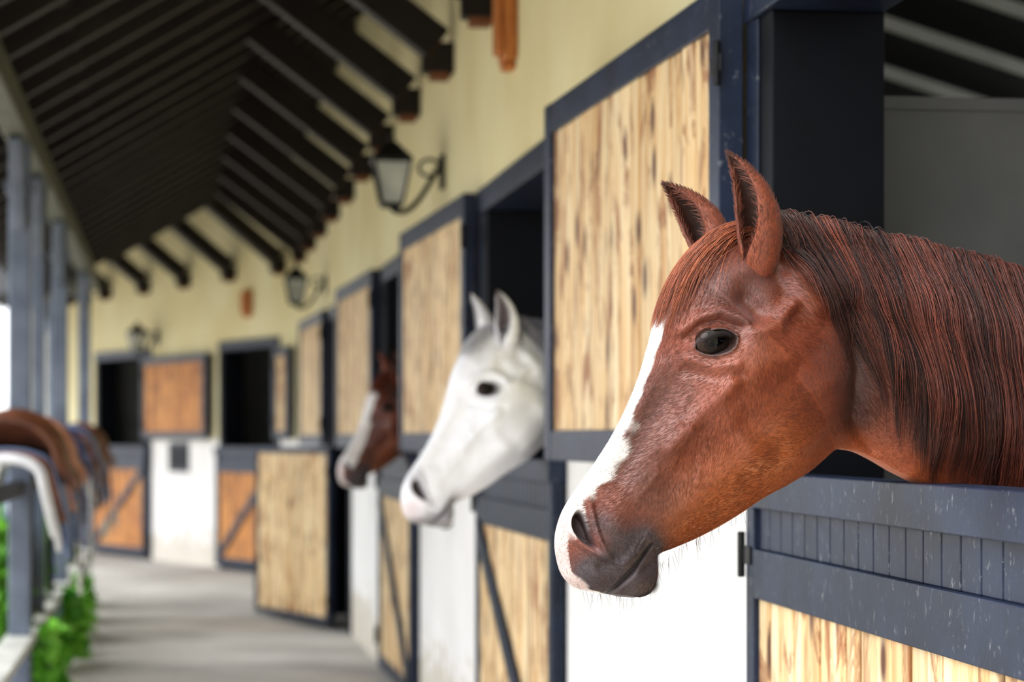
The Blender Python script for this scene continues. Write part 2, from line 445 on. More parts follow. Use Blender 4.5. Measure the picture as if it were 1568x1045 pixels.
# ------------------------------------------------------------------ rails, saddles, plants on the left
b=MB(); NR=2.0
for y0,y1 in zip((7.7,)+PY[1:-1],PY[1:]):
    s0=sY(y0)+.06; s1=sY(y1)-.06
    b.box(W,s0,s1,NR-.03,NR+.03,1.12,1.19,2)
    b.box(W,s0,s1,NR-.07,NR+.07,.40,.44,1); b.box(W,s0,s1,NR-.02,NR+.02,.35,.40,1)
    sm=s0+(s1-s0)*.5; b.box(W,sm-.02,sm+.02,NR-.02,NR+.02,.44,1.12,2); b.box(W,sm-.02,sm+.02,NR-.02,NR+.02,0,.35,2)
b.obj('saddle_rail',[RAIL,RAIL,NAVY],bevel=.006)
def saddle(y,pal,dz=0,sc=1.0):
    par=empty('saddle'); s0=sY(y); 
    def sheet(name,mat,L,drop,top,off,cut,th=.02,rim=None):
        g=[];nu,nv=25,41
        for i in range(nu):
            u=-1+2*i/(nu-1)
            for j in range(nv):
                v=-1+2*j/(nv-1); a=abs(v)
                rise=top*(max(0,u)**2.2*1.0+max(0,-u)**2*.8)
                hw=.13+off
                if a<.35: n=math.sin(a/.35*math.pi/2)*hw; z=rise*math.cos(a/.35*math.pi/2)+.05*math.cos(a/.35*math.pi/2)
                else: q=(a-.35)/.65; n=hw+.05*q; z=-(drop)*q*(1-cut*u*u)
                n*=1 if v>0 else -1
                g.append(W.p(s0+sc*u*L*(1-.25*max(0,(a-.35)/.65)**2),NR+n*sc,1.215+dz+(off+z)*sc))
        me=bpy.data.meshes.new(name); fs=[(i*nv+j,i*nv+j+1,(i+1)*nv+j+1,(i+1)*nv+j) for i in range(nu-1) for j in range(nv-1)]
        me.from_pydata(g,[],fs); me.materials.append(mat); me.polygons.foreach_set('use_smooth',[True]*len(fs))
        o=bpy.data.objects.new(name,me); scene.collection.objects.link(o); o.parent=par
        so=o.modifiers.new('s','SOLIDIFY'); so.thickness=th
        if rim:
            loop=[g[j] for j in range(nv)]; r=MB(); r.tube(loop,.018,0,8)
            loop=[g[(nu-1)*nv+j] for j in range(nv)]; r.tube(loop,.018,0,8); r.obj(name+'_piping',[rim],par,True)
    sheet('saddle_pad',pal[0],.30,.30,.03,.0,.25,.03,pal[3])
    sheet('flaps',pal[1],.27,.36,.02,.03,.45,.03,pal[2])
    sheet('seat',pal[2],.26,.12,.15,.06,.3,.035,BROWNL)
    b=MB()
    for sg in (-1,1):
        n=NR+sg*.27*sc
        b.box(W,s0-.015,s0+.015,n-.004,n+.004,.80+dz,1.2+dz,0)
        b.tube([W.p(s0+.06*math.sin(t),n,.74+dz+.06*math.cos(t)) for t in np.linspace(0,2*math.pi,17)[:-1]],.01,1,6,True)
    b.obj('stirrups',[BROWNL,RAIL],par)
saddle(11.35,(WHITEP,BLUEL,BROWNL,WHITEP),0,1.15); saddle(12.75,(WHITEP,BLUEL,TAN,WHITEP),0,1.1); saddle(14.5,(WHITEP,BLUEL,HELM,WHITEP)); saddle(17.4,(WHITEP,BROWNL,BLUEL,WHITEP)); saddle(18.6,(WHITEP,BLUEL,BROWNL,TAN)); saddle(19.8,(WHITEP,HELM,BROWNL,BLUEL),0,1.1)
for y in (13.25,15.6,20.6):
    b=MB(); s0=sY(y); rings=[]
    for i in range(9):
        a=i/8*math.pi/2; rings.append((.125*math.cos(a)+.001,.13*math.sin(a)))
    seg=20
    for r,z in rings:
        for k in range(seg):
            t=2*math.pi*k/seg; b.v.append(W.p(s0+r*1.2*math.cos(t),NR+r*math.sin(t),1.19+z)); b.c.append(.5)
    for i in range(8):
        for k in range(seg): b.f.append((i*seg+k,i*seg+(k+1)%seg,(i+1)*seg+(k+1)%seg,(i+1)*seg+k)); b.m.append(0)
    b.f.append(tuple(range(seg))); b.m.append(0)
    b.box(W,s0-.20,s0-.10,NR-.07,NR+.07,1.19,1.205,0)
    b.obj('riding_helmet',[HELM],None,True)
def shrub(s,n,r,h,cnt):
    V=[];Fc=[]
    base=np.array(W.p(s,n,0))
    for i in range(cnt):
        a=random.uniform(0,6.28); z=random.uniform(.02,h); rr=r*math.sqrt(random.random())*(1-.5*(z/h)**2)
        c=Vector((base[0]+rr*math.cos(a),base[1]+2.2*rr*math.sin(a),z+.04))
        d=Vector((random.gauss(0,1),random.gauss(0,1),random.gauss(.4,.7))).normalized(); x=d.cross(Vector((random.gauss(0,1),random.gauss(0,1),random.gauss(0,1)))).normalized()
        L=random.uniform(.07,.15); w=L*.25; k=len(V)
        V+=[tuple(c-d*L*.5),tuple(c+x*w),tuple(c+d*L*.5),tuple(c-x*w)]; Fc.append((k,k+1,k+2,k+3))
    me=bpy.data.meshes.new('shrub'); me.from_pydata(V,[],Fc); me.materials.append(LEAF)
    o=bpy.data.objects.new('leafy_shrub',me); scene.collection.objects.link(o)
for y,n,h in ((12.6,2.2,.80),(13.5,2.2,.9),(14.6,2.2,.75),(15.7,2.2,.8),(17.2,2.2,.7),(18.6,2.2,.8),(20.2,2.2,.7),(22,2.6,.9),(24,3.0,1.1)): shrub(sY(y),n,.2,h,1100)
# low fern tufts growing at the foot of the posts
for y in (12.35,15.1,16.8): shrub(sY(y),1.86,.09,.42,220)

# ------------------------------------------------------------------ HORSES
#   Du    Dv    Vu    Vv    W    a0   a1   a2   a3
ST=np.array([
 [ 912, 904,  945, 912,   8,  1.0, 1.0, 1.0, 1.0],
 [ 884, 899,  972, 913,  26,  1.0, 1.0, 1.0, 1.0],
 [ 862, 880,  992, 906,  42,  .95, 1.0, 1.0, .95],
 [ 852, 852, 1003, 884,  50,  .80, 1.0, 1.0, .85],
 [ 850, 820, 1003, 862,  55,  .72, 1.05, .95, .80],
 [ 860, 784, 1006, 848,  56,  .68, 1.02, .92, .70],
 [ 882, 748, 1032, 838,  53,  .68, 1.0, .95, .62],
 [ 908, 712, 1062, 826,  52,  .68, 1.0, 1.0, .55],
 [ 935, 670, 1097, 809,  56,  .66, .98, 1.0, .50],
 [ 958, 626, 1133, 788,  64,  .62, .98, 1.0, .48],
 [ 977, 580, 1170, 764,  76,  .62, 1.0, 1.0, .46],
 [ 992, 532, 1208, 744,  88,  .66, 1.0, .96, .46],
 [1004, 490, 1242, 724,  97,  .72, 1.0, .92, .46],
 [1022, 450, 1266, 704, 102,  .74, 1.0, .88, .48],
 [1046, 412, 1283, 690, 100,  .72, 1.0, .88, .52],
 [1078, 378, 1298, 690,  92,  .64, 1.0, .92, .60],
 [1118, 352, 1316, 694,  86,  .54, .98, .96, .66],
 [1180, 338, 1342, 706,  88,  .40, .88, 1.0, .76],
 [1260, 346, 1374, 724,  96,  .34, .80, 1.0, .82],
 [1345, 364, 1414, 744, 106,  .32, .78, 1.0, .86],
 [1430, 382, 1468, 776, 120,  .32, .78, 1.0, .9],
 [1530, 402, 1532, 850, 140,  .32, .76, 1.0, .9],
 [1640, 432, 1612, 960, 170,  .34, .76, 1.0, .9],
 [1760, 456, 1700,1100, 215,  .36, .78, 1.0, .9],
 [1900, 462, 1800,1240, 255,  .45, .85, 1.0, .9],
 [2120, 486, 2060,1310, 285,  .60, .92, 1.0, .95],
 [2420, 500, 2420,1280, 310,  .70, .95, 1.0, .95],
 [2720, 470, 2740,1180, 290,  .75, 1.0, .95, .9],
 [2890, 520, 2890,1060, 230,  .8, 1.0, .95, .9],
 [2970, 640, 2960, 960, 130,  .9, 1.0, 1.0, .9],
 [2995, 780, 2990, 840,  20,  1., 1.0, 1.0, 1.]],float)
NS=len(ST)
def stat(s):
    s=np.clip(s,0,NS-1.0001); i=np.floor(s).astype(int); t=(s-i)[...,None]
    P=lambda k: ST[np.clip(i+k,0,NS-1)]
    a,b_,c,d=P(-1),P(0),P(1),P(2)
    return .5*((2*b_)+(-a+c)*t+(2*a-5*b_+4*c-d)*t*t+(-a+3*b_-3*c+d)*t**3)
def pd(x,y,poly):
    m=np.full(x.shape,1e9)
    for (x0,y0),(x1,y1) in zip(poly[:-1],poly[1:]):
        dx,dy=x1-x0,y1-y0; t=np.clip(((x-x0)*dx+(y-y0)*dy)/(dx*dx+dy*dy+1e-9),0,1)
        m=np.minimum(m,np.hypot(x-x0-t*dx,y-y0-t*dy))
    return m
G=lambda d,w: np.exp(-(d/w)**2)
sst=lambda x,a,b_: (lambda t:t*t*(3-2*t))(np.clip((x-a)/(b_-a),0,1))
EX,EY=1068.,528.
def almond(x,y,a=26.,b_=16.):
    ang=math.radians(-17); c,s_=math.cos(ang),math.sin(ang)
    ex=(x-EX)*c+(y-EY)*s_; ey=-(x-EX)*s_+(y-EY)*c
    yy=ey/(b_*np.sqrt(np.clip(1-(ex/(a*1.25))**2,.05,1)))
    return np.sqrt((ex/a)**4*.9+(ex/a)**2*.1+yy**2), ex, ey
def nost(x,y):
    ang=math.radians(72); c,s_=math.cos(ang),math.sin(ang)
    cx,cy=880.,810.; nx=(x-cx)*c+(y-cy)*s_; ny=-(x-cx)*s_+(y-cy)*c
    ny=ny+.010*nx*nx*.8
    return np.sqrt((nx/32.)**2+(ny/(11.5-.09*nx))**2)
MOUTH=[(912,914),(930,893),(950,872),(972,846),(984,832)]
def disp(x,y):
    d=np.zeros(x.shape)
    d+=12*G(pd(x,y,[(1082,592),(1045,636),(1005,686)]),13)
    d-=10*G(pd(x,y,[(1075,680),(1015,740)]),26)
    d-=8*G(pd(x,y,[(1030,575),(985,650),(935,735)]),15)
    d+=5*G(pd(x,y,[(1000,560),(950,660)]),9)
    c=np.hypot((x-1160)/1.0,(y-610)/1.02); d+=20/(1+np.exp(-(102-c)/6.5))-6*G(c,60)
    d-=9*G(pd(x,y,[(1110,650),(1165,690)]),22)
    d+=8*G(pd(x,y,[(1120,570),(1190,550),(1230,590)]),20)
    d+=13*G(pd(x,y,[(1026,508),(1048,488),(1078,481),(1110,495)]),9)
    d+=7*G(pd(x,y,[(1060,462),(1085,447)]),18)
    d-=15*G(pd(x,y,[(1118,466),(1130,480)]),16)
    d+=10*G(pd(x,y,[(1116,512),(1160,500),(1185,470)]),11)
    d+=8*G(pd(x,y,[(1100,425),(1135,410)]),18)
    d-=7*G(pd(x,y,[(1175,420),(1180,450)]),16)
    d+=5*G(pd(x,y,[(1032,552),(1060,565),(1092,562)]),6)
    d-=4*G(pd(x,y,[(1030,568),(1062,582),(1098,577)]),6)
    r,ex,ey=almond(x,y)
    d+=6*G(r-1.2,.2)*(1+.6*(ey<0))
    d-=13*(1-sst(r,.9,1.04))
    d-=3.4*G(pd(x,y,[(1030,522),(1046,502),(1074,494),(1102,506)]),3.2)
    rn=nost(x,y)
    d-=26*(1-sst(rn,.55,1.02)); d+=9*G(rn-1.4,.35)*(x>870)+3*G(rn-1.3,.3)*(x<=870)
    d+=6*G(np.hypot(x-925,y-800),26)
    d+=6*G(np.hypot(x-895,y-876),18)
    d-=6*G(pd(x,y,[(925,850),(905,862)]),9)
    d-=9*G(pd(x,y,MOUTH),4.0)
    d+=5*G(pd(x,y,[(938,860),(960,838),(975,822)]),8)
    d+=8*G(np.hypot(x-962,y-890),20)
    d-=6*G(pd(x,y,[(1000,850),(975,868)]),8)
    for dx in (0,9,17): d-=1.8*G(pd(x,y,[(955+dx,842-dx*.6),(968+dx,820-dx*.4)]),2.4)
    for poly,a in (([(1030,585),(1034,605),(1024,622),(1022,645),(1034,662),(1060,668)],3.4),([(1022,645),(1000,662),(985,690),(955,715)],2.2),([(1034,662),(1020,690),(1012,712)],2.2),([(985,690),(990,725),(960,760)],1.6),([(1075,672),(1055,700),(1050,740)],1.6)):
        d+=a*G(pd(x,y,poly),4.8)
    d+=13*G(pd(x,y,[(1200,430),(1222,470)]),22)
    d-=18*G(pd(x,y,[(1276,480),(1290,560),(1298,640),(1335,690)]),16)
    d-=8*G(pd(x,y,[(1175,385),(1200,400)]),14)
    d+=8*G(pd(x,y,[(1250,470),(1350,560),(1450,680)]),30)
    d-=9*G(pd(x,y,[(1340,640),(1460,745)]),22)
    d+=1.2*np.sin(x*.047+y*.031)*np.sin(x*.021-y*.053)
    return d
def S(s,th):
    s=np.asarray(s,float); th=np.asarray(th,float)
    R=stat(s); q=(1-np.cos(th))/2
    a=R[...,5:9]; qq=q*3; 
    i=np.clip(np.floor(qq).astype(int),0,2); t=qq-i; t=t*t*(3-2*t)
    av=np.take_along_axis(a,i[...,None],-1)[...,0]*(1-t)+np.take_along_axis(a,(i+1)[...,None],-1)[...,0]*t
    sn=np.sin(th); cl=np.abs(sn)**.82
    pu=R[...,0]+(R[...,2]-R[...,0])*q; pv=R[...,1]+(R[...,3]-R[...,1])*q
    lat=R[...,4]*av*cl
    m=sst(np.abs(sn),.12,.55)
    lat=np.maximum(lat+disp(pu,pv)*m*(s<23),np.where(np.abs(sn)<1e-6,0,.5))
    return pu,pv,np.sign(sn)*lat,q
def fastmesh(name,V,Q):
    me=bpy.data.meshes.new(name); nv=len(V); nf=len(Q)
    me.vertices.add(nv); me.vertices.foreach_set('co',np.asarray(V,np.float32).ravel())
    me.loops.add(nf*4); me.loops.foreach_set('vertex_index',np.asarray(Q,np.int32).ravel())
    me.polygons.add(nf); me.polygons.foreach_set('loop_start',np.arange(0,nf*4,4,dtype=np.int32))
    me.update(calc_edges=True); return me
class Horse:
    def __init__(h,P0,z,k,phi,phi2,kind,dens,name='horse'):
        h.P0=P0;h.z=z;h.k=k;h.kf=k/math.cos(math.radians(14)); h.kind=kind
        fs=np.linspace(-.6,3,721); 
        psi=phi+(phi2-phi)*sst(fs,.08,.35)+(9-phi2)*sst(fs,.55,1.1)
        ps=np.radians(psi); df=fs[1]-fs[0]
        cx=np.concatenate([[0],np.cumsum(np.cos((ps[1:]+ps[:-1])/2)*df)]); cy=np.concatenate([[0],np.cumsum(np.sin((ps[1:]+ps[:-1])/2)*df)])
        i0=np.interp(0,fs,cx); j0=np.interp(0,fs,cy); h.fs=fs;h.cx=cx-i0;h.cy=cy-j0;h.ps=ps
        h.root=empty(name)
        h.body(dens); h.eyes(); h.ears()
    def M(h,pu,pv,lat):
        f=(np.asarray(pu)-1095)*h.kf; l=np.asarray(lat)*h.k
        x=np.interp(f,h.fs,h.cx); y=np.interp(f,h.fs,h.cy); p=np.interp(f,h.fs,h.ps)
        return np.stack([h.P0[0]+x+l*np.sin(p),h.P0[1]+y-l*np.cos(p),h.z+(525-np.asarray(pv))*h.k+0*x],-1)
    def color(h,pu,pv,lat,q,s):
        al=np.abs(lat); nz=np.sin(pu*.11+pv*.07)*3+np.sin(pu*.05-pv*.13)*3
        def L(*c): return np.array(lin(*c)[:3])
        def mx(C,m,c): return C*(1-m[...,None])+c*m[...,None]
        shp=pu.shape+(3,); h.wmask=np.ones(pu.shape)
        if h.kind=='grey':
            C=np.ones(shp)*L(250,250,254)
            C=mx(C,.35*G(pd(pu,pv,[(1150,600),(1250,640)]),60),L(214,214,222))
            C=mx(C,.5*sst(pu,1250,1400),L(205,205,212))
            mz=np.clip(G(pd(pu,pv,[(890,908),(950,892),(990,855)]),34)*1.3,0,1)*.75; C=mx(C,mz,L(100,92,96))
            C=mx(C,.6*G(nost(pu,pv)-1,.6),L(120,108,112))
            C=mx(C,.5*G(np.hypot(pu-862,pv-860),28),L(206,172,168))
        else:
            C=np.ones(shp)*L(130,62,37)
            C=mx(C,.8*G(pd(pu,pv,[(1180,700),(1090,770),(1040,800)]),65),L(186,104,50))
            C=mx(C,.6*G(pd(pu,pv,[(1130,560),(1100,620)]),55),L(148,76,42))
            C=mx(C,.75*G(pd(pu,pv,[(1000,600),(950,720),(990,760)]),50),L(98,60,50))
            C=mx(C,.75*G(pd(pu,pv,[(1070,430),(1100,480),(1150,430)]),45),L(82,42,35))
            C=mx(C,.85*G(pd(pu,pv,[(1278,480),(1290,560),(1300,640)]),34),L(46,20,15))  # shade in the crease behind the cheek, painted into the coat colour
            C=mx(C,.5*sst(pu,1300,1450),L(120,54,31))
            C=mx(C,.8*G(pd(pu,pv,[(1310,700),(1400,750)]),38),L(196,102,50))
            mz=np.clip(1.5*G(pd(pu,pv,[(895,872),(950,860),(985,845)]),30)+1.4*G(pd(pu,pv,[(930,905),(975,895)]),26)+.8*G(pd(pu,pv,[(905,800),(935,820),(965,815)]),26),0,1)
            C=mx(C,mz*.92,L(70,65,71))
            R=stat(s); bwv=np.interp(pv,[425,440,470,540,640,740,790,900],[0,14,27,23,21,25,36,50])*(1.6 if h.kind=='bay' else 1)
            bm=sst(bwv+nz*.4-al,-2,2)*(q<.3)*(s<14.6)*(pv>428)*(1-sst(pv,800,830)*(al>26))
            edge=np.interp(pv,[735,770,800,840,870,892],[874,867,862,857,864,890])
            fm=sst(edge+nz*.5-pu,-5,5)*(pv>735)*(s<8)
            w=np.clip(bm+fm,0,1); C=mx(C,w,L(236,231,229)); h.wmask=1-w
            pk=w*np.clip(G(pd(pu,pv,[(860,800),(858,850),(880,890)]),13),0,1)*.5*(pv>780); C=mx(C,pk,L(212,168,160))
            if h.kind=='bay': C=C*(1-.35*(1-w[...,None]))
        r,ex,ey=almond(pu,pv)
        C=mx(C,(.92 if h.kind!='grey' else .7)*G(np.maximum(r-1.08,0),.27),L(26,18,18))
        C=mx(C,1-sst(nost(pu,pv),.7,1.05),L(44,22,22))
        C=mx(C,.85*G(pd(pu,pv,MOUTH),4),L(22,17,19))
        return C
    def body(h,dens):
        ss=np.concatenate([np.linspace(0,17,int(17*dens),endpoint=False),np.linspace(17,NS-1,int(5*14))])
        na=int(dens*10)*2; th=np.linspace(0,2*math.pi,na,endpoint=False)
        Sg,T=np.meshgrid(ss,th,indexing='ij'); pu,pv,lat,q=S(Sg,T)
        h.grid=(pu,pv,lat)
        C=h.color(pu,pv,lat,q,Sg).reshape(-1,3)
        Tm=np.minimum(T,2*math.pi-T)
        FL=np.stack([Sg*4.5,Tm*95,np.zeros_like(T)],-1).reshape(-1,3).tolist()
        V=h.M(pu,pv,lat).reshape(-1,3); n=len(ss)
        idx=np.arange(n*na).reshape(n,na); a=idx[:-1]; b_=idx[1:]
        Fq=np.stack([a,np.roll(a,-1,1),np.roll(b_,-1,1),b_],-1).reshape(-1,4).tolist()
        Fq.append(list(range(na))[::-1]); Fq.append((idx[-1]).tolist())
        V=V.tolist(); C=C.tolist()
        gz=525+h.z/h.k
        for (pu0,top,hind) in ((1860,1130,0),(2760,1020,1)):
            for sg in (-1,1):
                H=gz-1.0
                if not hind: pts=[(pu0+40,top-120,150,110),(pu0+20,top+60,135,85),(pu0,top+330,125,50),(pu0-4,top+400,122,52),(pu0+4,top+460,122,38),(pu0+6,H-190,120,32),(pu0,H-140,120,40),(pu0-25,H-75,120,36),(pu0-45,H-60,120,52),(pu0-60,H,120,64)]
                else: pts=[(pu0-20,top-200,170,170),(pu0-40,top+60,150,130),(pu0-10,top+240,135,75),(pu0+90,H-560,130,50),(pu0+110,H-500,128,55),(pu0+80,H-420,126,40),(pu0+55,H-190,124,34),(pu0+45,H-140,124,42),(pu0+20,H-75,124,38),(pu0,H-60,124,52),(pu0-15,H,124,64)]
                base=len(V); sg_=16
                for (x,y,l,r) in pts:
                    for k_ in range(sg_):
                        t=2*math.pi*k_/sg_
                        V.append(h.M(x+r*math.cos(t),y,sg*l+r*.85*math.sin(t)).tolist())
                        C.append((.03,.02,.02) if y>H-70 else ((.25,.06,.025) if h.kind!='grey' else (.6,.6,.62)))
                for i in range(len(pts)-1):
                    for k_ in range(sg_): Fq.append([base+i*sg_+k_,base+i*sg_+(k_+1)%sg_,base+(i+1)*sg_+(k_+1)%sg_,base+(i+1)*sg_+k_])
                Fq.append([base+k_ for k_ in range(sg_)][::-1]); Fq.append([base+(len(pts)-1)*sg_+k_ for k_ in range(sg_)])
        FL+= [[0,0,0]]*(len(V)-len(FL))
        h.mesh('body',V,Fq,C,COATG if h.kind=='grey' else COAT,recalc=True,flow=FL)
    def mesh(h,name,V,Fq,C,mat,recalc=False,smooth=True,flow=None,fast=False):
        if fast: me=fastmesh(name,V,Fq)
        else: me=bpy.data.meshes.new(name); me.from_pydata(V,[],Fq)
        me.materials.append(mat)
        at=me.attributes.new('Col','FLOAT_COLOR','POINT'); C=np.asarray(C); C=np.concatenate([C,np.ones((len(C),1))],1)
        at.data.foreach_set('color',C.ravel())
        if flow is not None:
            at=me.attributes.new('flow','FLOAT_VECTOR','POINT'); at.data.foreach_set('vector',np.asarray(flow,float).ravel())
        if recalc:
            bm=bmesh.new(); bm.from_mesh(me); bmesh.ops.recalc_face_normals(bm,faces=bm.faces); bm.to_mesh(me); bm.free()
        if smooth: me.polygons.foreach_set('use_smooth',[True]*len(me.polygons))
        o=bpy.data.objects.new(name,me); scene.collection.objects.link(o); o.parent=h.root; return o
    def eyes(h):
        pu,pv,lat=h.grid
        r,_,_=almond(pu,pv); sel=(r>1.1)&(r<1.5)&(lat>0); L=float(lat[sel].mean())
        for sg in (-1,1):
            V=[];Fq=[];Ce=[]; nu,nv=36,36
            for i in range(nu+1):
                a=math.pi*i/nu
                for j in range(nv):
                    b_=2*math.pi*j/nv
                    X=27*math.sin(a)*math.cos(b_); Y=24*math.sin(a)*math.sin(b_)
                    V.append(h.M(EX+X,EY+Y,sg*(L-18+25*math.cos(a))).tolist())
                    pup=math.hypot(X/13,(Y+X*.3)/6); 
                    Ce.append((.001,.001,.002) if pup<1 else ((.014,.008,.006) if math.hypot(X,Y)<19 else (.03,.016,.012)))
            for i in range(nu):
                for j in range(nv): Fq.append([i*nv+j,i*nv+(j+1)%nv,(i+1)*nv+(j+1)%nv,(i+1)*nv+j])
            h.mesh('eye',V,Fq,Ce,EYE,True)
        st=[]
        for i in range(40):
            t=-1+2*i/39; x=EX+t*22; y=EY-14*math.sqrt(1-t*t*.8)-t*7
            st.append([(x-2.5*j+t*j,y-1+1.3*j+.25*j*j,L+2+4.5*j) for j in range(5)])
        if h.kind!='grey': h.strands('eyelashes',st,.5,[(.01,.006,.005)]*len(st))
    def ear(h,base,mid,tip,opn,wd,c1,c2,name):
        base,mid,tip,opn=map(lambda q:np.array(q,float),(base,mid,tip,opn))
        V=[];C=[];Fq=[]; nt,na=34,31
        opn=opn/np.linalg.norm(opn); edge=[]; outer=[]
        for layer in (0,1):
            for i in range(nt):
                t=i/(nt-1); c=base*(1-t)**2+2*mid*t*(1-t)+tip*t*t; d=2*(mid-base)*(1-t)+2*(tip-mid)*t; d/=np.linalg.norm(d)
                o=opn-d*opn.dot(d); o/=np.linalg.norm(o); sd=np.cross(d,o)
                r=wd*np.interp(t,[0,.2,.38,.55,.72,.86,.95,1],[.6,.9,1.0,.96,.74,.46,.22,.04])
                half=math.radians(np.interp(t,[0,.25,.4,.65,1],[179,170,148,126,105]))
                rr=max(r-4.5*layer*(1-t**3),.25)
                for j in range(na):
                    a=-half+2*half*j/(na-1)
                    p=c+(-o*math.cos(a)*rr*.78+sd*math.sin(a)*rr*1.0)
                    V.append(p); fr=abs(a)/half
                    if not layer: outer.append((p,-o*math.cos(a)+sd*math.sin(a),d,t,fr))
                    if layer and t>.3 and t<.9 and j in (1,2,na-2,na-3): edge.append((p,-o*0+sd*(-math.sin(a)),d,o))
                    C.append(np.array(c2)*(.3+.7*fr**1.5) if layer else np.array(c1)*(1-.15*(1-fr)))  # inner layer darkens towards the ear's depth, shade painted into its colour
        V=np.array(V); W_=h.M(V[:,0],V[:,1],V[:,2]).tolist()
        K=nt*na
        for i in range(nt-1):
            for j in range(na-1):
                a=i*na+j; Fq.append([a,a+1,a+na+1,a+na]); Fq.append([K+a,K+a+na,K+a+na+1,K+a+1])
            for j in (0,na-1):
                a=i*na+j; Fq.append([a,a+na,K+a+na,K+a])
        a=(nt-1)*na
        for j in range(na-1): Fq.append([a+j,a+j+1,K+a+j+1,K+a+j])
        h.mesh(name,W_,Fq,C,SKIN,True)
        st=[]
        for (p,inn,d,o) in edge*5:
            L=random.uniform(5,17); r0=np.array([random.gauss(0,2) for _ in range(3)])
            st.append([p+r0*.5+(inn*.9+d*.8+o*.25+r0*.08)*L*j/4 for j in range(5)])
        h.strands(name+'_fringe',st,.45,[np.array(c1)*random.uniform(.6,1.3) for _ in st])
        if h.kind=='main':
            st=[];cc=[]
            for _ in range(4500):
                p,no,d,t,fr=random.choice(outer)
                r0=np.array([random.gauss(0,1.6) for _ in range(3)]); r0-=no*r0.dot(no); L=random.uniform(5,9)
                if t<.08: continue
                st.append([p+r0+d*L*j/3+no*(-.3+.5*j) for j in range(4)]); cc.append(np.array(c1)*random.uniform(.6,1.4)*(1-.6*max(0,(t-.85)/.15)))
            h.strands(name+'_fur',st,.3,cc)
    def ears(h):
        g=h.kind=='grey'
        c1=lin(240,240,244)[:3] if g else lin(134,66,39)[:3]; c2=lin(180,160,160)[:3] if g else lin(90,50,38)[:3]
        if h.kind=='main':
            h.ear((1140,440,30),(1166,332,70),(1098,244,56),(-.92,.1,.36),38,c1,c2,'ear_near')
            h.ear((1112,430,-30),(1122,334,-80),(1042,278,-78),(-.9,.1,.42),37,c1,c2,'ear_far')
        else:
            h.ear((1140,440,30),(1162,332,68),(1108,250,62),(-.85,.1,.5),36,c1,c2,'ear_near')
            h.ear((1140,440,-30),(1156,332,-76),(1100,250,-76),(-.85,.1,-.3),36,c1,c2,'ear_far')
    def strands(h,name,polys,rad,cols,world=False):
        P=np.array(polys,float); n,m,_=P.shape
        Wp=P if world else h.M(P[...,0],P[...,1],P[...,2])
        T=np.gradient(Wp,axis=1); T/=np.linalg.norm(T,axis=-1,keepdims=True)+1e-9
        ref=np.array([.3,-.9,.2]); x=np.cross(T,ref); x/=np.linalg.norm(x,axis=-1,keepdims=True)+1e-9; y=np.cross(T,x)
        t=np.linspace(0,1,m); r=(rad*1e-3*(1-.75*t**2))[None,:,None]
        V=np.stack([Wp+r*(x*math.cos(a)+y*math.sin(a)) for a in (0,2.094,4.189)],2)
        idx=np.arange(n*m*3).reshape(n,m,3); a=idx[:,:-1]; b_=idx[:,1:]
        Fq=np.stack([a,np.roll(a,-1,2),np.roll(b_,-1,2),b_],-1).reshape(-1,4)
        C=np.repeat(np.asarray(cols,float)[:,:3],m*3,0)
        return h.mesh(name,V.reshape(-1,3),Fq,C,HAIR,fast=True)
    def surf(h,s,th,off):
        e=.02; p=np.stack(S(s,th)[:3],-1); a=np.stack(S(s+e,th)[:3],-1)-p; b_=np.stack(S(s,th+e)[:3],-1)-p
        nn=np.cross(a,b_); nn/=np.linalg.norm(nn,axis=-1,keepdims=True)+1e-9
        c=stat(s); cen=np.stack([(c[...,0]+c[...,2])/2,(c[...,1]+c[...,3])/2,0*c[...,0]],-1)
        sg=np.sign(((p-cen)*nn).sum(-1,keepdims=True)); nn*=sg
        return p+nn*np.asarray(off)[...,None]
    def fur(h,n,s0=1.2,s1=19.5,L=8,rad=.3):
        s=rng.uniform(s0,s1,n); th=rng.uniform(-.7,2.95,n)
        pu,pv,lat,q=S(s,th)
        r,_,_=almond(pu,pv); ok=(r>1.25)&(nost(pu,pv)>1.15)&(pd(pu,pv,MOUTH)>7)
        s=s[ok];th=th[ok];pu=pu[ok];pv=pv[ok];lat=lat[ok];q=q[ok]; n=len(s)
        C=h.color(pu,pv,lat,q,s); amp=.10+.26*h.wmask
        C=C*(1+rng.uniform(-.85,1,n)*amp)[:,None]
        dirs=np.where(s<14,-1,1)*np.where(s<5,.5,1); ln=L*rng.uniform(.6,1.2,n)/np.where(s<14,48,80)
        t=np.linspace(0,1,4)[None,:]
        sw=.05*np.sin(pu*.03+pv*.02)+rng.normal(0,.008,n)
        ss=s[:,None]+(dirs*ln)[:,None]*t; tt=th[:,None]+sw[:,None]*t
        off=(-.4+ (rng.uniform(.7,1.4,n))[:,None]*t**.8)
        h.strands('fur',h.surf(ss,tt,off),rad,C)
    def mane(h,n,s0,s1,th1,cols,rad=.8,ncl=70,side=1,m=24,offr=(3,22)):
        t=np.linspace(0,1,m)[None,:]
        cl=np.sort(rng.uniform(s0,s1,ncl)); ce=rng.uniform(th1*.66,th1*1.08,ncl)*np.clip(.74+.22*(cl-s0),.74,1.24); cd=rng.normal(.06,.17,ncl); co=rng.uniform(*offr,ncl); cph=rng.uniform(0,6.28,ncl); cc=rng.uniform(0,1,ncl)**1.4; cf=rng.uniform(5,11,ncl); ca=rng.uniform(.01,.08,ncl)
        k=rng.integers(0,ncl,n); dev=rng.normal(0,.14,n); loose=(rng.uniform(0,1,n)<.25)
        s=(cl[k]+dev)[:,None]*np.ones_like(t)
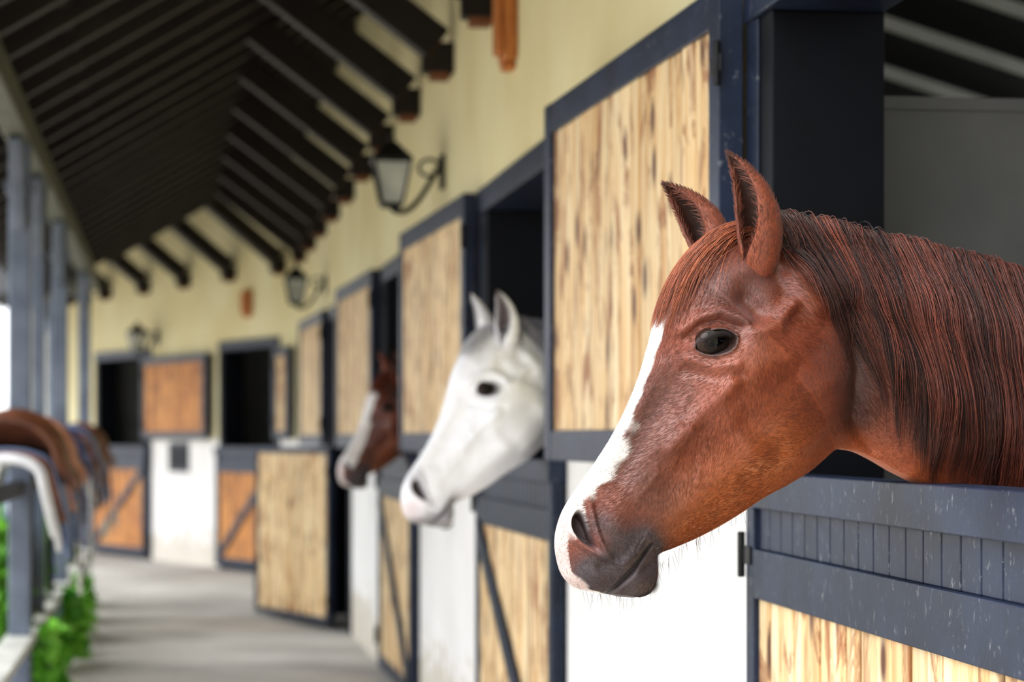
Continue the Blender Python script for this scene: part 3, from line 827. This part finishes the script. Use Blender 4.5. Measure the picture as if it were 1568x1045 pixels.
        s=s-(dev*np.where(loose,-.5,.80))[:,None]*t**.8+cd[k][:,None]*t**1.3+(ca[k][:,None]+.02*rng.normal(0,1,n)[:,None])*np.sin(t*cf[k][:,None]+cph[k][:,None])*t+rng.normal(0,.03,n)[:,None]*t
        th0=rng.uniform(-.35,.22,n)[:,None]
        th=th0+( np.minimum(ce[k]*rng.uniform(.7,1.06,n),2.85)[:,None]-th0)*t**.9
        off=(co[k]*rng.uniform(.4,1.2,n))[:,None]*(.35+.65*np.sin(np.pi*np.clip(t*1.05,0,1)))*np.ones_like(t)+(3+rng.uniform(0,7,n))[:,None]*(1-t)
        P=h.surf(s,side*th,off)
        c=np.array(cols); f=np.clip(cc[k]*.8+rng.uniform(-.15,.4,n),0,1)[:,None]**1.2; C=c[0]*(1-f)+c[1]*f
        h.strands('mane',P,rad,C)
    def forelock(h,n,cols,s1=11.6,rad=.7,spread=1.0,bias=.12):
        m=14; t=np.linspace(0,1,m)[None,:]
        a0=rng.normal(0,.16,n); a1=a0*1.2*spread+bias+rng.normal(0,.12,n)*spread; se=rng.uniform(s1,14.2,n)**1
        s=16.8+(se-16.8)[:,None]*t; th=a0[:,None]*(1-t)+a1[:,None]*t*1.0+.03*np.sin(6*t+rng.uniform(0,6,n)[:,None])
        off=(rng.uniform(2,13,n))[:,None]*(.35+.65*np.sin(np.pi*np.clip(t*.95+.05,0,1)))
        P=h.surf(s,th,off); c=np.array(cols); f=rng.uniform(0,1,n)[:,None]; C=c[0]*(1-f)+c[1]*f
        h.strands('forelock',P,rad,C)
Lc=lambda *c: np.array(lin(*c)[:3])
h1=Horse((.328,3.90),1.553,1.054e-3,14,13,'main',22)
h1.mane(5000,16.9,22.5,2.15,[Lc(30,13,10),Lc(138,70,50)],.72,165)
h1.forelock(1100,[Lc(96,44,27),Lc(176,94,54)])
h1.fur(80000)
wh=[]
for i in range(80):
    x=random.uniform(870,1140); 
    y=np.interp(x,[870,900,940,980,1003,1060,1140],[880,905,914,908,870,826,784])-random.uniform(0,10); L=random.uniform(12,42); a=random.uniform(.3,1.1)
    lt=random.uniform(-20,30); wh.append([(x+L*j/5*math.cos(a+.8)*.6,y+L*j/5*math.sin(a+.4),lt+random.uniform(0,1)) for j in range(6)])
h1.strands('whiskers',wh,.28,[(.12,.08,.06)]*len(wh))
h2=Horse((-.10,7.98),1.560,1.17e-3,30,38,'grey',13)
h2.mane(1300,16.6,20.5,1.1,[Lc(130,130,136),Lc(210,210,216)],1.1,40)
h2.forelock(160,[Lc(200,200,206),Lc(235,235,238)],13.2,1.0)
h3=Horse((-.67,12.72),1.557,1.10e-3,33,40,'bay',11)
h3.mane(900,16.6,20.5,1.6,[Lc(60,22,14),Lc(120,56,36)],1.3,40)
h3.forelock(260,[Lc(90,36,22),Lc(140,66,38)],12.6,1.1)

# ------------------------------------------------------------------ light
w=bpy.data.worlds.new('World'); scene.world=w; w.use_nodes=True; nt=w.node_tree; bg=nt.nodes['Background']
tc=nt.nodes.new('ShaderNodeTexCoord'); sp=nt.nodes.new('ShaderNodeSeparateXYZ'); nt.links.new(tc.outputs['Generated'],sp.inputs[0])
r=ramp(nt,[(0,(.50,.49,.46,1)),(.02,(.80,.82,.86,1)),(.6,(1.0,1.05,1.13,1))]); nt.links.new(sp.outputs[2],r.inputs[0])
nt.links.new(r.outputs[0],bg.inputs[0]); bg.inputs[1].default_value=2.75
sd=bpy.data.lights.new('sun','SUN'); sd.energy=1.9; sd.angle=math.radians(40); sd.color=(1,.98,.94)
so=bpy.data.objects.new('sun',sd); scene.collection.objects.link(so)
d=Vector((.62,.22,-.74)); so.rotation_euler=d.to_track_quat('-Z','Y').to_euler()

# ------------------------------------------------------------------ camera
cam=bpy.data.cameras.new('camera'); co=bpy.data.objects.new('camera',cam); scene.collection.objects.link(co)
co.location=(0,0,1.4); co.rotation_euler=(math.pi/2,0,0); cam.lens=85; cam.sensor_width=36
cam.shift_y=147.5/1568; cam.clip_start=.05; cam.clip_end=200
if ZOOM==2:
    cam.lens=170; cam.shift_x=(1130-784)/1568*2; cam.shift_y=(670-600)/1568*2
cam.dof.use_dof=True; cam.dof.focus_distance=3.80; cam.dof.aperture_fstop=4.0
scene.camera=co
